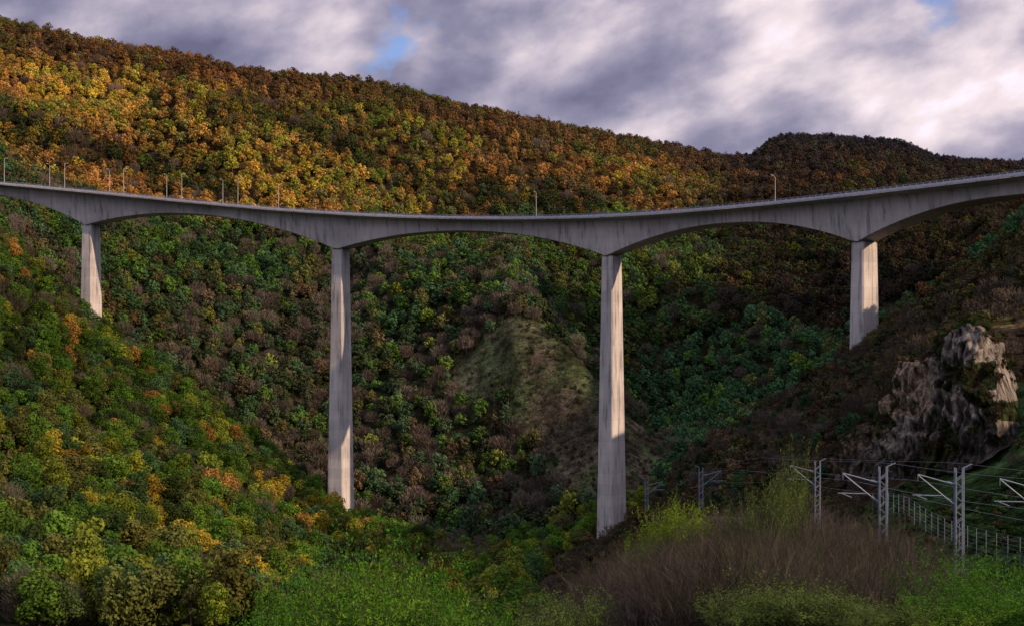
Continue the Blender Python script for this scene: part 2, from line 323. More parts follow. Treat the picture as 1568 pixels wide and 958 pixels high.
for k,u0 in enumerate([27,58,118,150,208,238,297,325,383,411,805,1164]):
    s=su[np.argmin(np.abs(UU-u0))]; p,t,n=frame(s); sd=-1 if k%2==0 else 1
    if k>=10: sd=1
    o=link(bpy.data.objects.new('street_lamp',lme)); o.location=p+n*sd*11.7+Vector((0,0,.05))
    d=-n*sd; o.rotation_euler=(0,0,math.atan2(-d.x,d.y))
# ---------------------------------------------------------------- plant models
def quads(P,Nn,size,asp=1.0):
    n=len(P); r=rng.normal(size=(n,3)); a=np.cross(Nn,r); a/=np.linalg.norm(a,axis=1,keepdims=True)+1e-9
    b=np.cross(Nn,a); b/=np.linalg.norm(b,axis=1,keepdims=True)+1e-9
    s=size[:,None]; co=np.stack([P-a*s,P-b*s*asp*.8+a*s*.1,P+a*s,P+b*s*asp*.8],1).reshape(-1,3)
    return co,np.arange(4*n).reshape(n,4)
def add_limbs(acc,h,cr,n,base=.28):
    acc.tube((0,0,-1.0),(0,0,h*.55),.028*h,.015*h,6,1)
    for k in range(n):
        t=random.uniform(base,.62); a=random.uniform(0,6.28); r=cr*random.uniform(.5,.9)
        p=Vector((0,0,h*t)); q=Vector((math.cos(a)*r,math.sin(a)*r,h*(t+random.uniform(.12,.3))))
        m=(p+q)/2+Vector((0,0,h*.02)); acc.tube(p,m,.012*h,.008*h,5,1); acc.tube(m,q,.008*h,.003*h,5,1)
def tree(name,h,cr,nl,nq,size,cone=0,low=.25,limbs=6,lm=None):
    acc=Acc(); add_limbs(acc,h,cr,limbs)
    P=[];Nn=[];lob=[]
    for k in range(nl):
        t=(k+.5)/nl; zz=h*(low+.05+(1-low-.12)*t)
        prof=math.sqrt(max(0,1-((t-.38)/.66)**2)) if not cone else (1.05-t)**.8
        a=k*2.4+random.uniform(-.5,.5); rad=cr*prof*random.uniform(.35,.72)
        lob.append((math.cos(a)*rad,math.sin(a)*rad,zz,cr*random.uniform(.26,.48)*(1 if not cone else .8*(1.2-t))))
    lob.append((0,0,h*.6,cr*.5))
    w=np.array([l[3]**2 for l in lob]); w/=w.sum()
    for l,ww in zip(lob,w):
        n=max(6,int(nq*ww)); v=rng.normal(size=(n,3)); v/=np.linalg.norm(v,axis=1,keepdims=True)
        keep=v[:,2]>-.7; v=v[keep]; n=len(v)
        bump=1+.16*np.sin(v[:,0]*5+l[0]*3)*np.sin(v[:,1]*5+l[1])*np.sin(v[:,2]*4+l[2])
        r=l[3]*bump*rng.uniform(.72,1.12,n)
        P.append(np.array(l[:3])+v*r[:,None]*[1,1,.85]); Nn.append(v+rng.normal(size=(n,3))*.38)
    P=np.concatenate(P);Nn=np.concatenate(Nn);Nn/=np.linalg.norm(Nn,axis=1,keepdims=True)
    co,q=quads(P,Nn,size*rng.uniform(.6,1.25,len(P)))
    b=len(acc.v); me=bpy.data.meshes.new(name); me.from_pydata(acc.v+co.tolist(),[],acc.f+(q+b).tolist())
    me.materials.append(lm or M_leaf); me.materials.append(M_bark)
    me.polygons.foreach_set('material_index',[1]*len(acc.f)+[0]*len(q)); me.update()
    return bpy.data.objects.new(name,me)
def bare(name,h,cr,n,w,up=1.0):
    acc=Acc(); add_limbs(acc,h,cr,8,.12)
    P=[];Q=[]
    for k in range(n):
        a=random.uniform(0,6.28); r=cr*math.sqrt(random.random())*.85; zz=h*random.uniform(.3,.88)*(1-.3*(r/cr)**2)
        p=np.array([math.cos(a)*r,math.sin(a)*r,zz]); d=np.array([math.cos(a)*r/cr*.9+random.gauss(0,.35),math.sin(a)*r/cr*.9+random.gauss(0,.35),up])
        d/=np.linalg.norm(d); l=h*random.uniform(.10,.2); P.append(p);Q.append(p+d*l)
    P=np.array(P);Q=np.array(Q); sd=np.cross(Q-P,rng.normal(size=P.shape)); sd/=np.linalg.norm(sd,axis=1,keepdims=True)
    co=np.stack([P-sd*w,P+sd*w,Q+sd*w*.3,Q-sd*w*.3],1).reshape(-1,3); q=np.arange(4*len(P)).reshape(-1,4)+len(acc.v)
    me=bpy.data.meshes.new(name); me.from_pydata(acc.v+co.tolist(),[],acc.f+q.tolist()); me.materials.append(M_twig); me.materials.append(M_bark)
    me.polygons.foreach_set('material_index',[1]*len(acc.f)+[0]*len(q)); me.update(); return bpy.data.objects.new(name,me)
def stems(name,h,cr,n,w,leaf=0,lsz=.06,spread=.35,side=3):
    V=[];Fc=[];LP=[]
    def seg(p,q,w1,w2):
        d=q-p; s=np.cross(d,rng.normal(size=3)); s/=np.linalg.norm(s)+1e-9; b=len(V)
        V.extend([tuple(p-s*w1),tuple(p+s*w1),tuple(q+s*w2),tuple(q-s*w2)]); Fc.append((b,b+1,b+2,b+3))
    def lv(p,q):
        for _ in range(leaf): LP.append(p+(q-p)*random.random()+rng.normal(size=3)*lsz*1.3)
    for k in range(n):
        a=random.uniform(0,6.28); r=cr*.6*math.sqrt(random.random()); p=np.array([math.cos(a)*r,math.sin(a)*r,-.2])
        d=np.array([math.cos(a)*spread*r/cr+random.gauss(0,.12),math.sin(a)*spread*r/cr+random.gauss(0,.12),1.0]); L=h*random.uniform(.5,1.05)/5; ww=w
        for j in range(5):
            q=p+d/np.linalg.norm(d)*L; seg(p,q,ww,ww*.75)
            if j>=1:
                if j>=2: lv(p,q)
                for _ in range(side):
                    e_=d+rng.normal(size=3)*.42; e_/=np.linalg.norm(e_); f0=p+(q-p)*random.random(); m=f0+e_*h*random.uniform(.08,.17); seg(f0,m,ww*.5,ww*.3); lv(f0,m)
                    e2=e_+rng.normal(size=3)*.4; m2=m+e2/np.linalg.norm(e2)*h*.09; seg(m,m2,ww*.3,ww*.15); lv(m,m2)
            p=q; d=d+rng.normal(size=3)*.16; ww*=.72
    nb=len(Fc)
    if leaf:
        P=np.array(LP); Nn=rng.normal(size=P.shape)+[0,0,.7]; Nn/=np.linalg.norm(Nn,axis=1,keepdims=True)
        co,q=quads(P,Nn,lsz*rng.uniform(.6,1.3,len(P)),.6); b=len(V); V=V+co.tolist(); Fc=Fc+(q+b).tolist()
    me=bpy.data.meshes.new(name); me.from_pydata(V,[],Fc); me.materials.append(M_twig if not leaf else M_bark); me.materials.append(M_leaf)
    me.polygons.foreach_set('material_index',[0]*nb+[1]*(len(Fc)-nb)); me.update(); return bpy.data.objects.new(name,me)
def mkcol(name,objs):
    c=bpy.data.collections.new(name)
    for o in objs: c.objects.link(o)
    return c
COL_HI=mkcol('broadleaf_tree_models',[tree('a0_tree',10,4.2,12,2400,.27),tree('a1_tree',11,4.0,13,2400,.27),tree('a2_tree',9,4.5,13,2400,.27),tree('a3_tree',12,3.5,13,2200,.26,low=.2),tree('a4_tree',13,2.7,12,1900,.25,cone=1,low=.12),bare('a5_tree',10,4.0,1300,.05),bare('a6_tree',9.5,4.4,1300,.05)])
LF=M_leaf_far
COL_LO=mkcol('distant_tree_models',[tree('b0_tree',10,4.4,9,620,.5,limbs=2,lm=LF),tree('b1_tree',11,4.2,10,620,.5,limbs=2,lm=LF),tree('b2_tree',9,4.7,10,620,.5,limbs=2,lm=LF),tree('b3_tree',12.5,3.0,10,520,.45,cone=1,low=.12,limbs=2,lm=LF),bare('b4_tree',10,4.4,560,.12),bare('b5_tree',9.5,4.6,560,.12)])
COL_SH=mkcol('bare_shrub_models',[stems('c%d_shrub'%k,3.2+.3*k,2.1,32,.016,spread=.75) for k in range(4)])
COL_BU=mkcol('scrub_models',[tree('d%d_scrub'%k,2.0,1.3,6,600,.14,low=.02,limbs=3,lm=LF) for k in range(2)]+[bare('d2_scrub',1.9,1.4,380,.03),bare('d3_scrub',2.2,1.3,380,.03)])
COL_GR=mkcol('leafy_shoot_models',[stems('e%d_bush'%k,5.2,2.3,60,.03,leaf=5,lsz=.085,spread=.7,side=3) for k in range(3)])
def scatter(name,pos,scl,tint,idx,coll):
    n=len(pos); me=bpy.data.meshes.new(name); me.vertices.add(n); me.vertices.foreach_set('co',pos.astype(np.float32).ravel())
    def at(nm,ty,data,key): a=me.attributes.new(nm,ty,'POINT'); a.data.foreach_set(key,data.ravel())
    at('scl','FLOAT_VECTOR',scl.astype(np.float32),'vector')
    rot=np.stack([rng.normal(0,.05,n),rng.normal(0,.05,n),rng.uniform(0,6.28,n)],1); at('rot','FLOAT_VECTOR',rot.astype(np.float32),'vector')
    at('tint','FLOAT_COLOR',np.concatenate([tint,np.ones((n,1))],1).astype(np.float32),'color'); at('idx','INT',idx.astype(np.int32),'value')
    o=link(bpy.data.objects.new(name,me)); g=bpy.data.node_groups.new(name,'GeometryNodeTree')
    g.interface.new_socket('Geometry',in_out='INPUT',socket_type='NodeSocketGeometry'); g.interface.new_socket('Geometry',in_out='OUTPUT',socket_type='NodeSocketGeometry')
    N=g.nodes.new; Lk=g.links.new; gi=N('NodeGroupInput'); go=N('NodeGroupOutput'); ip=N('GeometryNodeInstanceOnPoints'); ci=N('GeometryNodeCollectionInfo')
    ci.inputs['Collection'].default_value=coll; ci.inputs['Separate Children'].default_value=True; ci.inputs['Reset Children'].default_value=True
    Lk(gi.outputs[0],ip.inputs['Points']); Lk(ci.outputs[0],ip.inputs['Instance']); ip.inputs['Pick Instance'].default_value=True
    for nm,ty,so in (('scl','FLOAT_VECTOR','Scale'),('rot','FLOAT_VECTOR','Rotation'),('idx','INT','Instance Index')):
        a=N('GeometryNodeInputNamedAttribute'); a.data_type=ty; a.inputs['Name'].default_value=nm; Lk(a.outputs['Attribute'],ip.inputs[so])
    Lk(ip.outputs[0],go.inputs[0]); md=o.modifiers.new('scatter','NODES'); md.node_group=g; return o
slope=T/dg[None,:]; RM=np.maximum.accumulate(slope,axis=1)
def visible(u,D,Zt,margin=.012):
    i=np.clip(((u-ug[0])/3).astype(int),0,len(ug)-1); j=np.clip(((np.log(D)-lg[0])/(lg[1]-lg[0])).astype(int)-3,0,ND-1)
    return Zt/D>RM[i,j]-margin
def sample(d0,d1,sp,u0=-90,u1=1660):
    t0=(u0-CU)/F; t1=(u1-CU)/F
    xs=np.arange(t0*d1 if t0<0 else t0*d0,(t1*d1 if t1>0 else t1*d0)+sp,sp); ys=np.arange(d0,d1,sp)
    Xg,Yg=np.meshgrid(xs,ys); Xg=Xg.ravel()+rng.uniform(-.5,.5,Xg.size)*sp; Yg=Yg.ravel()+rng.uniform(-.5,.5,Yg.size)*sp
    u=CU+F*Xg/Yg; k=(u>u0)&(u<u1)&(Yg>=d0)&(Yg<d1); Xg=Xg[k];Yg=Yg[k]; Zg=H(Xg,Yg); u,v=uv(Xg,Yg,Zg)
    k=visible(u,Yg,Zg+13)&(v<1010+11*F/Yg); return Xg[k],Yg[k],Zg[k],u[k],v[k]
PAL=dict(G=(.065,.145,.022),YG=(.16,.21,.028),Y=(.34,.26,.035),O=(.31,.165,.05),R=(.20,.10,.05),DK=(.026,.045,.02),CG=(.040,.10,.048),GM=(.105,.090,.085),OL=(.095,.10,.034),BR=(.10,.068,.042),PU=(.040,.037,.045))
def pick(w,mixf=.55):
    names=[k for k in w if k!='_n']; W=np.stack([np.broadcast_to(np.asarray(w[k],float),w['_n']) for k in names],1)
    W=np.clip(W,0.001,None); W/=W.sum(1,keepdims=True); c=np.cumsum(W,1); r=rng.random(len(W))[:,None]; i=(r>c).sum(1).clip(0,len(names)-1)
    PC=np.array([PAL[k] for k in names]); W2=W**1.6; W2/=W2.sum(1,keepdims=True)
    kind=np.array(names)[i]; mf=np.where(kind=='GM',.15,mixf)[:,None]
    return PC[i]*(1-mf)+(W2@PC)*mf,kind
def near_pier(X,Y):
    k=np.zeros(len(X),bool)
    for s in pier_s:
        p=axis(s); dx=X-p[0]; dy=Y-p[1]
        k|=(dx*dx+dy*dy<9**2)|((np.abs(dx-dy*p[0]/p[1])<5)&(dy<0)&(dy>-16))
    return k
def forest(name,d0,d1,sp,hi,fn,sz,u0=-90,u1=1660):
    X,Y,Z,u,v=sample(d0,d1,sp,u0,u1); keep,cols,kind,smul=fn(X,Y,Z,u,v); keep=keep&~near_pier(X,Y)
    n=len(X); s=sz*rng.uniform(.6,1.35,n)*smul
    baremask=np.isin(kind,['GM']); r=rng.random(n)
    if hi: idx=np.where(baremask,5+(r>.5),np.minimum((r*5).astype(int),4)); idx=np.where((idx==4)&(rng.random(n)<.7),0,idx)
    else: idx=np.where(baremask,4+(r>.5),np.minimum((r*4).astype(int),3)); idx=np.where((idx==3)&(rng.random(n)<.6),1,idx)
    cols=cols*rng.uniform(.62,1.38,(n,1))*rng.uniform(.94,1.06,(n,3))
    sc3=np.stack([s*rng.uniform(.9,1.15,n),s*rng.uniform(.9,1.15,n),s*rng.uniform(.8,1.1,n)],1)
    P=np.stack([X,Y,Z-.8*s],1); k=keep
    print(name,k.sum()); return scatter(name,P[k],sc3[k],cols[k],idx[k],COL_HI if hi else COL_LO)
def f_left(X,Y,Z,u,v):
    n=len(X); a=fbm(X/55,Y/55,3); b=fbm(X/30+40,Y/30,3); low=sst(v,620,860)
    up=(1-sst(v,450,650))*(1-sst(u,60,220))
    w=dict(_n=n,G=1.9+b*2,YG=.35+low*.9+a*1.3,Y=np.where(low>.3,.1+a*1.8,.02),O=.0+b*.9+up*.9,OL=1.0,DK=.9-low*.3,GM=.45-a+(1-low)*.25,CG=.6)
    c,k=pick(w,.2); keep=(X<.02*Y+20)|(Y>400); keep&=~((u>830)&(Y<585)); return keep,c*(.85+.2*low)[:,None],k,1.0
def f_valley(X,Y,Z,u,v):
    n=len(X); a=fbm(X/70,Y/70,3); b=fbm(X/35+40,Y/35,3); r=sst(u,850,1050)
    w=dict(_n=n,CG=.9+r*2.2+b*1.8,DK=.8,OL=.35,GM=1.1-a*2.2-r*1.0,G=.45+b*1.4,YG=.06,BR=.2*(1-r))  # dark tree tints also stand in for shade in the valley
    c,k=pick(w,.3); sp=spurmask(X,Y,Z); keep=~sp; keep|=rng.random(n)<.06
    keep&=~((Y<600)&(u>900)); return keep,c*(1.1+.15*r)[:,None],k,np.where(sp,.45,1.0)
def f_upper(X,Y,Z,u,v):
    n=len(X); a=fbm(X/170,Y/170,4); b=fbm(X/80+40,Y/80,3); q=fbm(X/110-20,Y/110+7,3); rr_=sst(u,980,1180)
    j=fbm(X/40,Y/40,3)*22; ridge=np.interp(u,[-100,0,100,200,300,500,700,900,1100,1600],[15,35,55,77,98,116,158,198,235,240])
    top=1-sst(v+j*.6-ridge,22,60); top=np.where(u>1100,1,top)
    gul=np.exp(-(np.minimum(linedist(u+j,v+j,[(330,178),(450,200),(540,240),(610,275),(700,310),(900,325)]),linedist(u+j,v+j,[(0,185),(90,225),(210,265),(330,300)]))/20)**2)  # shadowed gullies painted as darker tree tints; second line follows a dark spur
    val=sst(v+j,318,355)*(1-.4*sst(u,1150,1350)); gold=np.exp(-(linedist(u+j,v+j,[(60,120),(200,150),(350,192),(450,225),(560,280),(680,310)])/34)**2)  # sun on the spur and shade below it painted as tree tints
    knoll=sst(Y,2050,2200)*sst(u,1120,1150)
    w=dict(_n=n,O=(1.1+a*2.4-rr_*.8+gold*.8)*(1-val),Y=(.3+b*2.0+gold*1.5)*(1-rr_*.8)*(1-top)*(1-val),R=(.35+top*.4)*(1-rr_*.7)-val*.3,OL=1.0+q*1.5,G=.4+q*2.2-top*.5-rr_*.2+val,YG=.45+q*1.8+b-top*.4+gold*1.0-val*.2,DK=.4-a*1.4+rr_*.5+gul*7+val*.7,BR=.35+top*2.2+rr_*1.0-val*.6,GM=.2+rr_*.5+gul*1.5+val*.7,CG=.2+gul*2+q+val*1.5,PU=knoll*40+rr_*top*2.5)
    w['O']=np.broadcast_to(w['O'],n)*(1-knoll)
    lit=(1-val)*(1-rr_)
    c,k=pick(w,.5); f=(1+.3*lit+.3*gold)*(1-.3*top)*(1-.2*rr_)*(1-.45*gul)  # sunlight put into the tint: lit slope and spur brighter, gullies darker
    hz=(sst(Y,1400,2400)*.028)[:,None]*np.array([.62,.72,1.0]); return np.ones(n,bool),c*f[:,None]+hz*(.2+.8*rr_)[:,None],k,1.0-.35*knoll  # bluish distance haze mixed into the tree tint
forest('hillside_forest_west',215,720,7.0,True,f_left,1.2,-90,1000)
forest('valley_forest',720,1130,8.2,False,f_valley,1.28)
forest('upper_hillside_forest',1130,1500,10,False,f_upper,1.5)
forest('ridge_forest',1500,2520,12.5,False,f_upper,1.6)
def scrub(name,X,Y,Z,s,c,idx): scatter(name,np.stack([X,Y,Z-.1],1),np.stack([s,s,s],1),c,idx,COL_BU)
X,Y,Z,u,v=sample(690,960,3.6,650,1100); k=spurmask(X,Y,Z)&(rng.random(len(X))<.42); X,Y,Z,v=X[k],Y[k],Z[k],v[k]; n=len(X)
grn=(rng.random(n)<.15+.7*sst(v,740,520))[:,None]
scrub('spur_heath_scrub',X,Y,Z,rng.uniform(.5,1.6,n),np.where(grn,[.042,.07,.028],[.062,.053,.043])*rng.uniform(.5,1.4,(n,1)),rng.integers(0,4,n))
X,Y,Z,u,v=sample(100,600,3.3,790,1660)
n=len(X); w=dict(_n=n,BR=1.3,GM=1.2,DK=.8,OL=.5+sst(v,600,450),CG=.25,R=.05); c,kd=pick(w,.4); r=rng.random(n)
big=rng.random(n)<.06
s=np.where(big,2.0,1.0)*rng.uniform(.5,1.5,n)*np.clip(Y/260,.5,1.3)
k=~((X>27)&(X<42)&(Y<280))&~((X<75)&(Y<140)&(X>15))&~near_pier(X,Y)&~((X<10)&(Y<130))&((u>960)|(v>800))
k&=~((u>1330)&(u<1530)&(Y>135)&(Y<198))
idx=np.where(kd=='GM',2+(r>.5),np.where((kd=='BR')&(r>.4),2,(r>.5)*1))
scrub('brown_scrub_slope',X[k],Y[k],Z[k],s[k],(c*.75*rng.uniform(.6,1.4,(n,1)))[k],idx[k])
X,Y,Z,u,v=sample(150,560,9,800,1330); n=len(X); k=(X>-20)&(rng.random(n)<.5)&~((X>18)&(X<46)&(Y<300))&~near_pier(X,Y)&(np.hypot(X-47,Y-570)>28)
k&=~((np.abs(X-.08*Y)<.035*Y)&(Y>300)); k&=(v>630)
kd=rng.random(n); c=np.where((kd<.35)[:,None],PAL['CG'],np.where((kd<.65)[:,None],PAL['DK'],PAL['GM']))*rng.uniform(.6,1.1,(n,1))
s=rng.uniform(.3,.65,n); scatter('slope_trees',np.stack([X,Y,Z-.2],1)[k],np.stack([s,s,s],1)[k],c[k],np.where(kd>.65,5,rng.integers(0,4,n))[k],COL_HI)
n=1900; X=rng.uniform(40,78,n); Y=rng.uniform(70,160,n); Z=H(X,Y); s=rng.uniform(.2,.65,n); k=~((X/Y>.33)&(Y>136)); X,Y,Z,s=X[k],Y[k],Z[k],s[k]; n=len(X)
scatter('trackside_undergrowth',np.stack([X,Y,Z-.1],1),np.stack([s,s,s*.7],1),np.where(rng.random((n,1))<.3,[.05,.045,.03],[.028,.062,.02])*rng.uniform(.4,1.4,(n,1)),rng.integers(0,2,n),COL_BU)
# leafless brush
n=2300; Y=rng.uniform(46,112,n); u=rng.uniform(780,1440,n); X=(u-CU)/F*Y; Z=H(X,Y)
k=(X<27.5)&(rng.random(n)<sst(u,760,1000)*.65+.15); X,Y,Z,u=X[k],Y[k],Z[k],u[k]; n=len(X); s=rng.uniform(.42,.95,n)*(.72+.28*sst(u,850,1100))*(1+.5*fbm(X/5,Y/9,3))*(1+.35*sst(X,17,26))
tn=np.array([.062,.054,.054])*rng.uniform(.3,1.8,(n,1)); tn[rng.random(n)<.12]=[.05,.075,.028]  # twig tint kept dark to stand in for shade on the brush
scatter('leafless_brush',np.stack([X,Y,Z],1),np.stack([s*1.25,s*1.25,s],1),tn,rng.integers(0,4,n),COL_SH)
def bushes(name,pts):
    P=[];Sx=[];Tn=[]
    for (u0,Yd,vt,wd,tn) in pts:
        X=(u0-CU)/F*Yd; g=float(H(X,Yd)); ht=(CV-vt)/F*Yd-g; P.append((X,Yd,g)); Sx.append((wd/4.6,wd/4.6,max(ht,1)/4.9)); Tn.append(tn)
    return scatter(name,np.array(P),np.array(Sx),np.array(Tn),rng.integers(0,3,len(P)),COL_GR)
g1=(.05,.15,.015); g2=(.09,.19,.02); g3=(.13,.22,.018); g4=(.08,.13,.035)
bushes('green_thicket',[(560,50,835,4,g1),(500,46,880,3.6,g1),(610,52,865,4,g1),(660,48,895,3.6,g1),(445,44,920,3,g1),(725,50,915,3.2,g1),(545,42,890,3.5,g2),(610,42,905,3.5,g1),(580,47,860,3,g2),(470,42,915,3,g1),(690,43,925,3,g1),(640,44,900,3,g2)])
bushes('green_shrub',[(1015,85,775,2.4,g3),(1042,82,765,2.6,g3),(990,84,815,2.4,g3)])
bushes('green_sapling',[(1180,72,728,2.4,g4),(1212,74,695,1.8,g4),(1150,73,765,2.2,g4)])
bushes('green_bushes',[(1180,44,890,2.4,g4),(1230,43,895,2.6,g4),(1120,43,915,2.2,g4),(1270,44,910,2.4,g4),(1430,50,866,2.8,g1),(1500,52,846,2.8,g1),(1545,48,865,2.8,g1),(1440,44,905,2.6,g1),(1520,44,900,3,g1),(1560,43,910,3,g1),(1470,42,930,3,g2),(1320,42,930,2.2,g4),(890,48,905,2.4,g4),(850,46,925,2.2,g4),(1390,43,920,2,g4)])
# ---------------------------------------------------------------- cliff face
nu_,nv_=380,190
uu=np.linspace(1255,1545,nu_); Dn=np.interp(uu,[1255,1330,1400,1480,1545],[203,184,167,151,146])
bv=np.interp(uu,[1255,1330,1400,1480,1545],[742,722,705,690,668]); tv=np.interp(uu,[1255,1300,1340,1368,1380,1420,1432,1460,1490,1508,1525,1545],[722,668,628,596,552,556,526,508,494,504,530,600])
tt=np.linspace(-.15,1.25,nv_); UUc,TTc=np.meshgrid(uu,tt,indexing='ij')
bx=(uu-CU)/F*Dn; bz=(CV-bv)/F*Dn; Dt=Dn+7; tx=(uu-CU)/F*Dt; tz=(CV-tv)/F*Dt
Tc=np.clip(TTc,-.2,1); over=np.clip(TTc-1,0,1)*4
Xc=bx[:,None]+(tx-bx)[:,None]*Tc; Yc=Dn[:,None]+7*np.sign(Tc)*np.abs(Tc)**1.3; Zc=bz[:,None]+(tz-bz)[:,None]*Tc
sl_=np.cumsum(np.hypot(np.gradient(bx),np.gradient(Dn)))[:,None]+0*TTc
wv=fbm(sl_/7,Zc/9,4)
stp=Zc/3.1+wv*1.3; saw=(stp-np.floor(stp)); ledge=np.where(saw<.75,saw/.75,(1-saw)/.25)
crk=np.abs(fbm(sl_/3.2+wv,Zc/11+7,4))
disp=2.4*wv+1.0*ledge+2.6*np.clip(crk*3,0,1)+.9*fbm(sl_/1.1,Zc/1.6,4)-1.0
edge=np.minimum(1,np.minimum(np.arange(nu_)/25,(nu_-1-np.arange(nu_))/16))[:,None]
disp=disp-(1-edge)*6-over*3
nx,ny=-.60,-.80
Xc=Xc+nx*disp+over*1.5; Yc=Yc+ny*disp+over*4; Zc=Zc+over*.3
cmsh=grid_mesh('rocky_cliff',Xc,Yc,Zc); cmsh.materials.append(M_rock); link(bpy.data.objects.new('rocky_cliff',cmsh))
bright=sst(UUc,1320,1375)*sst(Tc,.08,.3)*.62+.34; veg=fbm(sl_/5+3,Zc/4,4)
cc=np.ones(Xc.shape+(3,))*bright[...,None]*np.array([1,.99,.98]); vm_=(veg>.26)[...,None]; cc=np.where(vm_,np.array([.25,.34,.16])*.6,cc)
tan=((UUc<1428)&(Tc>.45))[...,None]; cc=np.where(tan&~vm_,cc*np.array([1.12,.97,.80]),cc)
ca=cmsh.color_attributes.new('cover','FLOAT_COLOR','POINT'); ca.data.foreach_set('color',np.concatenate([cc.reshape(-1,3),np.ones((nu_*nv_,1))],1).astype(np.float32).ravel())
n=1200; ii=rng.integers(5,nu_-5,n); jj=rng.integers(5,nv_-3,n); k=(veg[ii,jj]>.24)|(TTc[ii,jj]>.99)|((bright[ii,jj]<.45)&(rng.random(n)<.5)); ii,jj=ii[k],jj[k]; n=len(ii); s=rng.uniform(.2,.65,n)
scatter('cliff_scrub',np.stack([Xc[ii,jj]-nx*.4,Yc[ii,jj]-ny*.4,Zc[ii,jj]-.4],1),np.stack([s,s,s],1),np.where(rng.random((n,1))<.5,[.035,.055,.02],[.045,.035,.025])*rng.uniform(.5,1.5,(n,1)),rng.integers(0,4,n),COL_BU)
# ---------------------------------------------------------------- railway, masts, wires, fence
tk=Acc(); M_bal=mat_noise('ballast',(.05,.045,.04),(.10,.095,.09),8); M_steel=mat_noise('rail_steel',(.10,.07,.05),(.2,.17,.15),8,.5,.6)
for y in np.arange(50,250,4.0):
    z0=railz(y)+.15; z1=railz(y+4)+.15; dz=(z1-z0)/2
    for x in (31.2,32.9): tk.box((x,y+2,(z0+z1)/2+.28),(.04,0,0),(0,2,dz),(0,0,.08),1)
    tk.box((32.05,y+2,(z0+z1)/2-.05),(2.0,0,0),(0,2,dz),(0,0,.15),0)
for y in np.arange(50,250,1.2): tk.box((32.05,y,railz(y)+.32),(1.25,0,0),(0,.14,0),(0,0,.06),0)
tk.obj('railway_track',[M_bal,M_steel])
def mast(x,y,side,h=8.2):
    a=Acc(); b=.3
    for sx in(-1,1):
        for sy in(-1,1): a.box((sx*b,sy*.16,h/2-.5),(.045,0,0),(0,.045,0),(0,0,h/2+.5))
    for i in range(int(h/.55)):
        z0=i*.55; sg=1 if i%2 else -1
        for sy in (-1,1): a.tube((-b*sg,sy*.16,z0),(b*sg,sy*.16,z0+.55),.028,n=4)
    a.box((0,0,.05),(.5,0,0),(0,.4,0),(0,0,.3)); d=side
    a.tube((d*.3,0,6.9),(d*3.2,0,7.7),.045); a.tube((d*.3,0,5.3),(d*3.2,0,7.65),.05); a.tube((d*1.3,0,6.05),(d*3.6,0,6.1),.04)
    a.tube((d*3.2,0,7.7),(d*3.2,0,7.2),.03); a.tube((d*3.4,0,6.1),(d*2.5,0,5.75),.03)
    for (p,q) in (((d*.35,6.92),(d*.9,7.07)),((d*.35,5.35),(d*.85,5.75))):
        for t in (0,.25,.5,.75,1): 
            X0=p[0]+(q[0]-p[0])*t; Z0=p[1]+(q[1]-p[1])*t; a.tube((X0,0,Z0),(X0+d*.05,0,Z0+.02),.12,n=8)
    a.tube((-d*.3,0,h),(-d*1.0,0,h+.3),.04)
    o=a.obj('catenary_mast',[M_metal]); o.location=(x,y,railz(y)); return o
for (x,y,sd_) in [(29.6,99,-1),(34.6,96,-1),(36.2,147,-1),(30.0,197,1),(26.9,248,1),(37.8,88,-1)]: mast(x,y,sd_)
wr=Acc()
for (x,h) in [(31.6,7.2),(31.6,5.8),(26.4,7.2),(29.0,8.6),(34.4,8.6)]:
    ys=np.linspace(60,250,41)
    sg=lambda y: .25*abs(math.sin(math.pi*((y-96))/48))
    for i in range(40):
        wr.tube((x,ys[i],railz(ys[i])+h-sg(ys[i])),(x,ys[i+1],railz(ys[i+1])+h-sg(ys[i+1])),.010,n=3)
wr.obj('overhead_wires',[M_metal])
fe=Acc(); pv=None
for y in np.arange(84,150,2.5):
    x=41.5+2*math.sin(y*.05); g=float(H(x,y)); p=Vector((x,y,g)); fe.tube(p,p+Vector((0,0,2.4)),.03,n=5)
    if pv:
        for h in np.arange(.3,2.4,.35): fe.tube(pv+Vector((0,0,h)),p+Vector((0,0,h)),.006,n=3)
    pv=p
fe.obj('wire_fence',[M_metal])
# ---------------------------------------------------------------- light, sky, camera
EL=math.radians(25); AZ=math.radians(-27); sd=Vector((math.cos(AZ)*math.cos(EL),math.sin(AZ)*math.cos(EL),math.sin(EL)))
sl=bpy.data.lights.new('sun','SUN'); sl.energy=5; sl.angle=math.radians(.5); sl.color=(1,.66,.40)
so=link(bpy.data.objects.new('sun',sl)); so.rotation_euler=sd.to_track_quat('Z','Y').to_euler()
W=bpy.data.worlds.new('World'); S.world=W; W.use_nodes=True; nt=W.node_tree; nt.nodes.clear(); N=nt.nodes.new; Lk=nt.links.new
sky=N('ShaderNodeTexSky'); sky.sky_type='NISHITA'; sky.sun_disc=False; sky.sun_elevation=EL; sky.sun_rotation=math.atan2(sd.x,sd.y)
tc=N('ShaderNodeTexCoord'); mr=N('ShaderNodeMapping'); mr.inputs['Rotation'].default_value=(0,math.radians(16),0); Lk(tc.outputs['Generated'],mr.inputs[0])
mp=N('ShaderNodeMapping'); mp.inputs['Scale'].default_value=(9.5,9.5,17); mp.inputs['Location'].default_value=(1.3,0,.6); Lk(mr.outputs[0],mp.inputs[0])
n1=N('ShaderNodeTexNoise'); n1.inputs['Scale'].default_value=1.0; n1.inputs['Detail'].default_value=8; n1.inputs['Roughness'].default_value=.5; n1.inputs['Distortion'].default_value=.1; Lk(mp.outputs[0],n1.inputs['Vector'])
